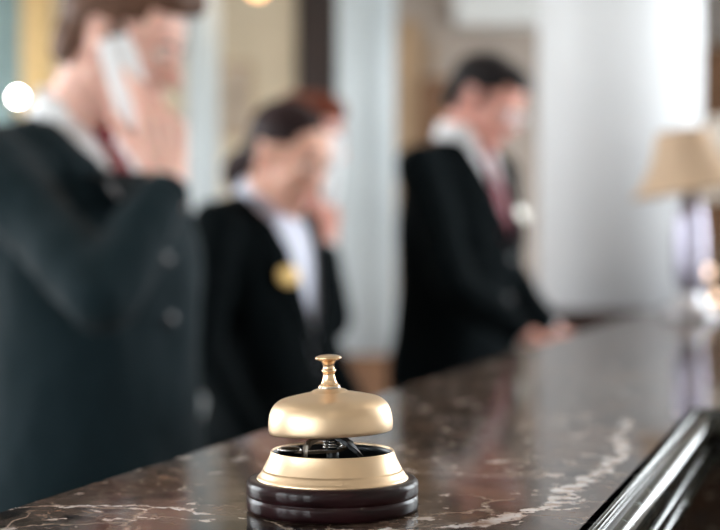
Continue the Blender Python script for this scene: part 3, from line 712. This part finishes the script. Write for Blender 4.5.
    # --- clothes
    def torso(inset, zlo, zhi, open_=0.):
        T_ = [(.78, .190, .135, .125), (.90, .185, .140, .125), (1.02, .168, .138, .112), (1.14, .166, .136, .112), (1.26, .182, .138, .122), (1.36, .186, .128, .120), (1.42, .165, .105, .100), (1.46, .125, .082, .082), (1.49, .088, .068, .070)]
        out = []
        for z, rx, rf, rb in T_:
            if zlo <= z <= zhi:
                gz = girth if z < 1.3 else 1
                hipf = 1 if not female else (1.0 if z < .95 else (.9 if z < 1.2 else .96))
                out.append((0, off(z * zs), z * zs, (rx * ws * hipf - inset), rf * gz * ws - inset, rb * (1 + (gz - 1) * .4) * ws - inset))
        return out
    fold = lambda c: .0075 * noise.noise(Vector((c.x * 11 + 3, c.y * 11, c.z * 7))) + .004 * noise.noise(Vector((c.x * 26, c.y * 26 + 5, c.z * 20)))
    pr = [rings_loft(torso(0, .7, 1.5), 48)]
    aw = .90 if female else 1.
    for s in (-1, 1):
        el, wr, L_, N_, cu, th = A[s]; sh = S[s]; fd = (wr - el).normalized()
        pr += [cap(Vector((s * .07 * ws, off(1.46 * zs), 1.455 * zs)), sh, .045 * aw, .058 * aw, 24), cap(sh, el, .061 * aw, .053 * aw, 24), cap(el, wr - fd * .030, .053 * aw, .040 * aw, 24),
               cap(sh, (sh + el) / 2, .063 * aw, .058 * aw, 24)]
    jm = fuse(pr, .007, 7, None, fold)
    J = bmesh.new(); J.from_mesh(jm); J.faces.ensure_lookup_table(); tree = BVHTree.FromBMesh(J)
    ztop, zbot = 1.50 * zs, vdepth * zs; vwid = vw * ws / .9
    def vhalf(z): return max(0., (z - zbot) / (ztop - zbot)) ** .85 * vwid
    kill = [f for f in J.faces for c in (f.calc_center_median(),) if c.y < off(c.z) - .01 and c.z > zbot and abs(c.x) < vhalf(c.z) and c.z < ztop + .1]
    bmesh.ops.delete(J, geom=kill, context='FACES'); lone = [v for v in J.verts if not v.link_faces]; bmesh.ops.delete(J, geom=lone, context='VERTS')
    J.to_mesh(jm); J.free(); jo = link('jacket', jm, suit, root); solid(jo, .004)
    pr = [rings_loft(torso(.012, .85, 1.5), 40), cap(nb - Vector((0, 0, .02)), nb + Vector((0, .002, .025 * zs)), nr * 1.12, nr * 1.12, 24)]
    for s in (-1, 1): pr.append(cap(Vector((s * .05 * ws, off(1.44 * zs), 1.43 * zs)), S[s], .045 * aw, .045 * aw, 20))
    sm = fuse(pr, .008, 5); so = link('shirt', sm, shirt, root)
    SB = bmesh.new(); SB.from_mesh(sm); stree = BVHTree.FromBMesh(SB); SB.free()
    # turned-down collar round the neck
    ax = (hp((0, .022, -.045)) - nb).normalized(); ax = (ax + Vector((0, 0, 1.2))).normalized(); u = ax.cross(Vector((0, 1, 0))).normalized(); w = u.cross(ax)  # w: backwards
    if w.y < 0: w = -w
    cc = nb + ax * (.028 * zs) + (Vector((0, -.014, -.008)) if female else Vector()); V_, F_ = [], []; n = 64; rows = ((0.0, nr + .005), (.018, nr + .004), (.033, nr + .005), (.035, nr + .008), (.015, nr + .011), (-.008, nr + .018))
    for h, r in rows:
        for q in range(n + 1):
            a = R(14) + (2 * math.pi - R(28)) * q / n - math.pi / 2    # gap at the front
            dirv = u * math.cos(a) + w * math.sin(a); front = max(0., -math.sin(a)) ** 3
            hh = h - front * .018 - (front * .020 if h < .03 and r > nr + .01 else 0) + max(0, math.sin(a)) * .006
            V_.append(cc + ax * hh + dirv * r)
    for i in range(len(rows) - 1):
        for q in range(n): F_.append((i * (n + 1) + q, i * (n + 1) + q + 1, (i + 1) * (n + 1) + q + 1, (i + 1) * (n + 1) + q))
    co_ = link('collar', mesh_of(V_, F_), shirt, so); solid(co_, .0022, 0)
    def drape(grid, tr, lift, name, m, par, th=.004):
        """lays a sheet of (x, z) rows on the chest"""
        V_, F_ = [], []; nc = len(grid[0])
        for row in grid:
            for (x, z) in row:
                h, nrm, _, _ = tr.ray_cast(Vector((x, -1.5, z)), Vector((0, 1, 0)))
                y = h.y if h is not None else off(z) - .04
                V_.append(Vector((x, y - lift, z)))
        for i in range(len(grid) - 1):
            for q in range(nc - 1): F_.append((i * nc + q, i * nc + q + 1, (i + 1) * nc + q + 1, (i + 1) * nc + q))
        o = link(name, mesh_of(V_, F_), m, par); solid(o, th, 0); return o
    for s in (-1, 1):       # lapels with a notch
        g = []
        for i in range(25):
            t = i / 24; z = zbot + (ztop - .012 - zbot) * t; xi = vhalf(z) - .011
            wd = .010 + (.052 * ws) * math.sin(min(1, t * 1.25) * math.pi / 2) if t < .66 else (.036 * ws if t < .74 else .040 * ws * (1 - (t - .74) * 1.4))
            g.append([(s * (xi + wd * q / 5), z + (.012 * q / 5 if t < .66 else 0)) for q in range(6)])
        drape(g, tree, .006, 'lapel', suit, jo)
    if tie:
        zt_, zb_ = 1.475 * zs, (vdepth + .02) * zs; g = []
        for i in range(31):
            t = i / 30; z = zt_ + (zb_ - zt_) * t; hw_ = .017 if t < .10 else (.012 + .020 * min(1, (t - .10) * 1.2)); g.append([(hw_ * q, z) for q in (-1, -.5, 0, .5, 1)])
        to = drape(g, stree, .007, 'tie', tie, root, .005)
        h, *_ = stree.ray_cast(Vector((0, -1.5, zt_ - .01)), Vector((0, 1, 0)))
        v, f = ball(Vector((0, (h.y if h else -.1) - .008, zt_ - .008)), (.019, .012, .020)); link('tie_knot', mesh_of(v, f), tie, to)
    for zz in (vdepth - .012, vdepth - .11):
        h, *_ = tree.ray_cast(Vector((.008, -1.5, zz * zs)), Vector((0, 1, 0)))
        if h: v, f = ball(h + Vector((0, -.003, 0)), (.011, .004, .011)); link('button', mesh_of(v, f), M['button'], jo)
    if badge:
        x, z, m_, rx, rz = badge; h, nrm, _, _ = tree.ray_cast(Vector((x, -1.5, z)), Vector((0, 1, 0)))
        q = nrm.to_track_quat('Z', 'Y').to_matrix(); v, f = ball((0, 0, 0), (rx, rz, .003), None, 32, 8)
        link('name_badge', mesh_of([h + nrm * .015 + q @ Vector(x_) for x_ in v], f), m_, jo)
    for s in (-1, 1):
        el, wr, L_, N_, cu, th = A[s]; fd = (wr - el).normalized()
        v, f = tube([wr - fd * .05, wr - fd * .03, wr - fd * .006, wr - fd * .004, wr - fd * .02], [.029 * aw, .030 * aw, .030 * aw, .027 * aw, .026 * aw], 28); link('cuff', mesh_of(v, f), shirt, so)
    # trousers and shoes
    pr = [rings_loft([(0, off(z * zs), z * zs, rx * ws, rf * ws, rb * ws) for z, rx, rf, rb in ((.80, .165, .115, .12), (.88, .168, .118, .12), (.98, .155, .11, .105))], 32)]
    for s in (-1, 1):
        y0 = off(.9 * zs); hip = Vector((s * .085 * ws, y0, .84 * zs)); kn = Vector((s * .095, y0 - .02, .50 * zs)); an = Vector((s * .10, y0 + .02, .10))
        pr += [cap(hip, kn, .082, .064, 24), cap(kn, an, .064, .052, 24)]
    link('trousers', fuse(pr, .010, 5, None, fold), M['trouser'], root)
    for s in (-1, 1):
        y0 = off(.9 * zs); pr = [ball((s * .10, y0 + .02, .05), (.042, .055, .05)), ball((s * .105, y0 - .09, .035), (.046, .085, .036)), cap((s * .10, y0 + .035, .012), (s * .105, y0 - .13, .012), .035, .04)]
        me = fuse(pr, .006, 3)
        for v in me.vertices: v.co.z = max(v.co.z, .002)
        link('shoe', me, M['shoe'], root)
    return root, B, HM

def handset(name, top, bottom, facing, label, wdt=.048, th=.022):
    """cordless receiver: long rounded body with a raised earpiece and an aerial stub. facing: the way its front looks"""
    top, bottom = Vector(top), Vector(bottom); z = (top - bottom); Ln = z.length; z.normalize(); y = Vector(facing); y = (y - z * y.dot(z)).normalized(); x = y.cross(z)
    t = empty(name, bottom, 0, label, 'phone')
    tr = lambda p: x * p[0] + y * p[1] + z * p[2]
    prs = [rings_loft([(0, -.002 * math.sin(q * math.pi), q * Ln, wdt / 2 * (.80 + .2 * math.sin(min(1, q * 4) * math.pi / 2)) * (1 if q < .93 else .86), th / 2, th / 2) for q in (0, .02, .08, .3, .5, .7, .85, .93, .985, 1)], 32),
           ball((0, .006, Ln * .86), (wdt * .40, .012, .018)), ball((0, .005, Ln * .08), (wdt * .36, .010, .012))]
    me = fuse([([tr(p) for p in v], f) for v, f in prs], .002, 4); link('receiver_body', me, M['phone'], t)
    v, f = ball((0, .0175, Ln * .86), (wdt * .24, .0015, .010)); link('earpiece', mesh_of([tr(p) for p in v], f), M['phone_dark'], t)
    v, f = tube([tr((wdt * .3, 0, Ln - .004)), tr((wdt * .3, 0, Ln + .018))], [.0045, .0035], 12); link('aerial', mesh_of(v, f), M['phone_dark'], t)
    bm = bmesh.new()
    for r_ in range(4):
        for c_ in range(3): bx(bm, -.014 + c_ * .0105, -.0065 + c_ * .0105, th / 2 - .001, th / 2 + .0012, Ln * (.22 + r_ * .085), Ln * (.22 + r_ * .085) + .008, .0005)
    me = from_bm(bm); me.transform(Matrix((x, y, z)).transposed().to_4x4()); link('keypad', me, M['phone_dark'], t, smooth=False)
    return t

def loc(base, yaw, p): return Matrix.Translation((base[0], base[1], 0)) @ Matrix.Rotation(R(yaw), 4, 'Z') @ Vector(p)
SP_UP = [(.0, .0), (.9, .0), (1.1, .0), (1.3, .005), (1.47, .02)]
# man on the left, telephone at his right ear
b1, y1 = (-.465, 2.40), 54
person('man in navy suit and red tie holding a white phone to his ear', b1, y1, .968, 1.06, [(0, 0), (.9, -.01), (1.1, -.035), (1.3, -.015), (1.47, .02)],
       at(121, 47, 2.36), 76, 20, 0,
       {-1: (at(104, 300, 2.06), at(169, 181, 2.19), (-.12, .02, 1), (-.60, .80, 0), [(10, 14, 10), (22, 26, 16), (34, 36, 20), (44, 40, 22)], (.85, .40, .45)),
        1: (loc(b1, y1, (.245, .06, 1.09)), loc(b1, y1, (.24, -.02, .82)), loc((0, 0), y1, (0, -.3, -1)), loc((0, 0), y1, (-1, 0, 0)), REST, (.8, .5, .3))},
       (M['suit_navy'], M['skin'], M['shirt']), (M['hair_brown'], 'quiff'), tie=M['tie'], girth=1.16, vdepth=1.27)
handset('telephone_handset', at(114, 38, 2.225), at(143, 137, 2.215), (-.25, 1, 0), 'white cordless phone held to the ear of the man at the left', .056)
# woman in front
b2, y2 = (-.222, 3.13), 60
person('woman with dark tied-back hair and gold badge, looking down, second from the left', b2, y2, .905, .90, [(0, .01), (.9, .0), (1.1, -.03), (1.3, -.010), (1.47, -.005)],
       at(287, 159, 3.05), 52, 24, 0,
       {-1: (at(199, 350, 2.93), at(262, 452, 2.86), (.4, -.3, -.8), (-.2, .3, -1), REST, (.8, .5, .3)),
        1: (loc(b2, y2, (.215, -.02, 1.03)), loc(b2, y2, (.18, -.16, .84)), loc((0, 0), y2, (-.1, -1, -.6)), loc((0, 0), y2, (-.2, 0, -1)), REST, (.8, .5, .3))},
       (M['suit_black'], M['skin_warm'], M['shirt_lilac']), (M['hair_dark'], 'pulled'), female=True, hs=.94, vdepth=1.10, badge=(-.078, 1.178, M['badge_gold'], .028, .020), ponytail=True, vw=.105)
# woman behind her
b3, y3 = (-.212, 3.70), 65
person('auburn-haired woman mostly hidden behind the woman with the gold badge, one hand raised', b3, y3, .915, .88, SP_UP,
       at(306, 141, 3.62), 66, 10, 0,
       {-1: (at(331, 322, 3.47), at(325, 243, 3.53), (.02, .05, 1), (-.3, .9, 0), GRIP, (.8, .5, .45)),
        1: (loc(b3, y3, (.21, .02, 1.03)), loc(b3, y3, (.20, -.12, .84)), loc((0, 0), y3, (0, -.2, -1)), loc((0, 0), y3, (-1, 0, 0)), REST, (.8, .5, .3))},
       (M['suit_black'], M['skin_rose'], M['shirt']), (M['hair_auburn'], 'long'), female=True, hs=.94, vdepth=1.2)
handset('telephone_handset', at(334, 134, 3.54), at(329, 205, 3.55), (-.3, 1, 0), 'white phone in the raised hand of the auburn-haired woman behind', .046)
# man on the right of the three
b4, y4 = (.262, 3.83), 50
person('dark-haired man with glasses and pale badge, leaning over the desk', b4, y4, 1.02, 1.0, [(0, .04), (.9, .03), (1.1, .02), (1.3, .0), (1.47, -.005)],
       at(484, 103, 3.8), 62, 30, 0,
       {-1: (at(458, 290, 3.56), at(526, 336, 3.56), (1, .02, -.25), (-.15, 0, -1), FLAT, (.8, .5, .3)),
        1: (at(504, 272, 3.80), at(553, 332, 3.80), (1, -.05, -.25), (-.15, 0, -1), FLAT, (.8, .5, .3))},
       (M['suit_black'], M['skin_rose'], M['shirt']), (M['hair_black'], 'short'), tie=M['tie_dull'], girth=1.22, vdepth=1.20, badge=(.056, 1.325, M['badge_pale'], .032, .020), glasses=True, vw=.08)

# ------------------------------------------------------------------ light, camera, view
w = bpy.data.worlds.new('daylight'); bpy.context.scene.world = w; w.use_nodes = True
N = w.node_tree.nodes; L = w.node_tree.links; bg = N['Background']
tc = N.new('ShaderNodeTexCoord'); sx = N.new('ShaderNodeSeparateXYZ'); L.new(tc.outputs['Generated'], sx.inputs[0])
rp = N.new('ShaderNodeValToRGB'); e = rp.color_ramp.elements
e[0].position = .47; e[0].color = (.35, .37, .36, 1); e[1].position = .56; e[1].color = (.90, .96, 1, 1)
mr = N.new('ShaderNodeMapRange'); mr.inputs['From Min'].default_value = -1; mr.inputs['From Max'].default_value = 1
L.new(sx.outputs[2], mr.inputs['Value']); L.new(mr.outputs[0], rp.inputs[0]); L.new(rp.outputs[0], bg.inputs[0]); bg.inputs[1].default_value = 16.0

cam = bpy.data.cameras.new('camera'); co = bpy.data.objects.new('camera', cam); C.objects.link(co)
co.location = (0, 0, EYE); co.rotation_euler = (R(90) - math.atan(13 / F), 0, 0)
cam.sensor_width = 36; cam.sensor_fit = 'HORIZONTAL'; cam.lens = F / 720 * 36; cam.clip_start = .02
cam.dof.use_dof = True; cam.dof.focus_distance = .695; cam.dof.aperture_fstop = 5.3; cam.dof.aperture_blades = 0
sc = bpy.context.scene; sc.camera = co
vs = sc.view_settings; vs.view_transform = 'Standard'; vs.look = 'None'; vs.gamma = 1; vs.use_curve_mapping = False; vs.exposure = -0.12
sc.cycles.max_bounces = 8; sc.cycles.diffuse_bounces = 4; sc.cycles.sample_clamp_indirect = 8
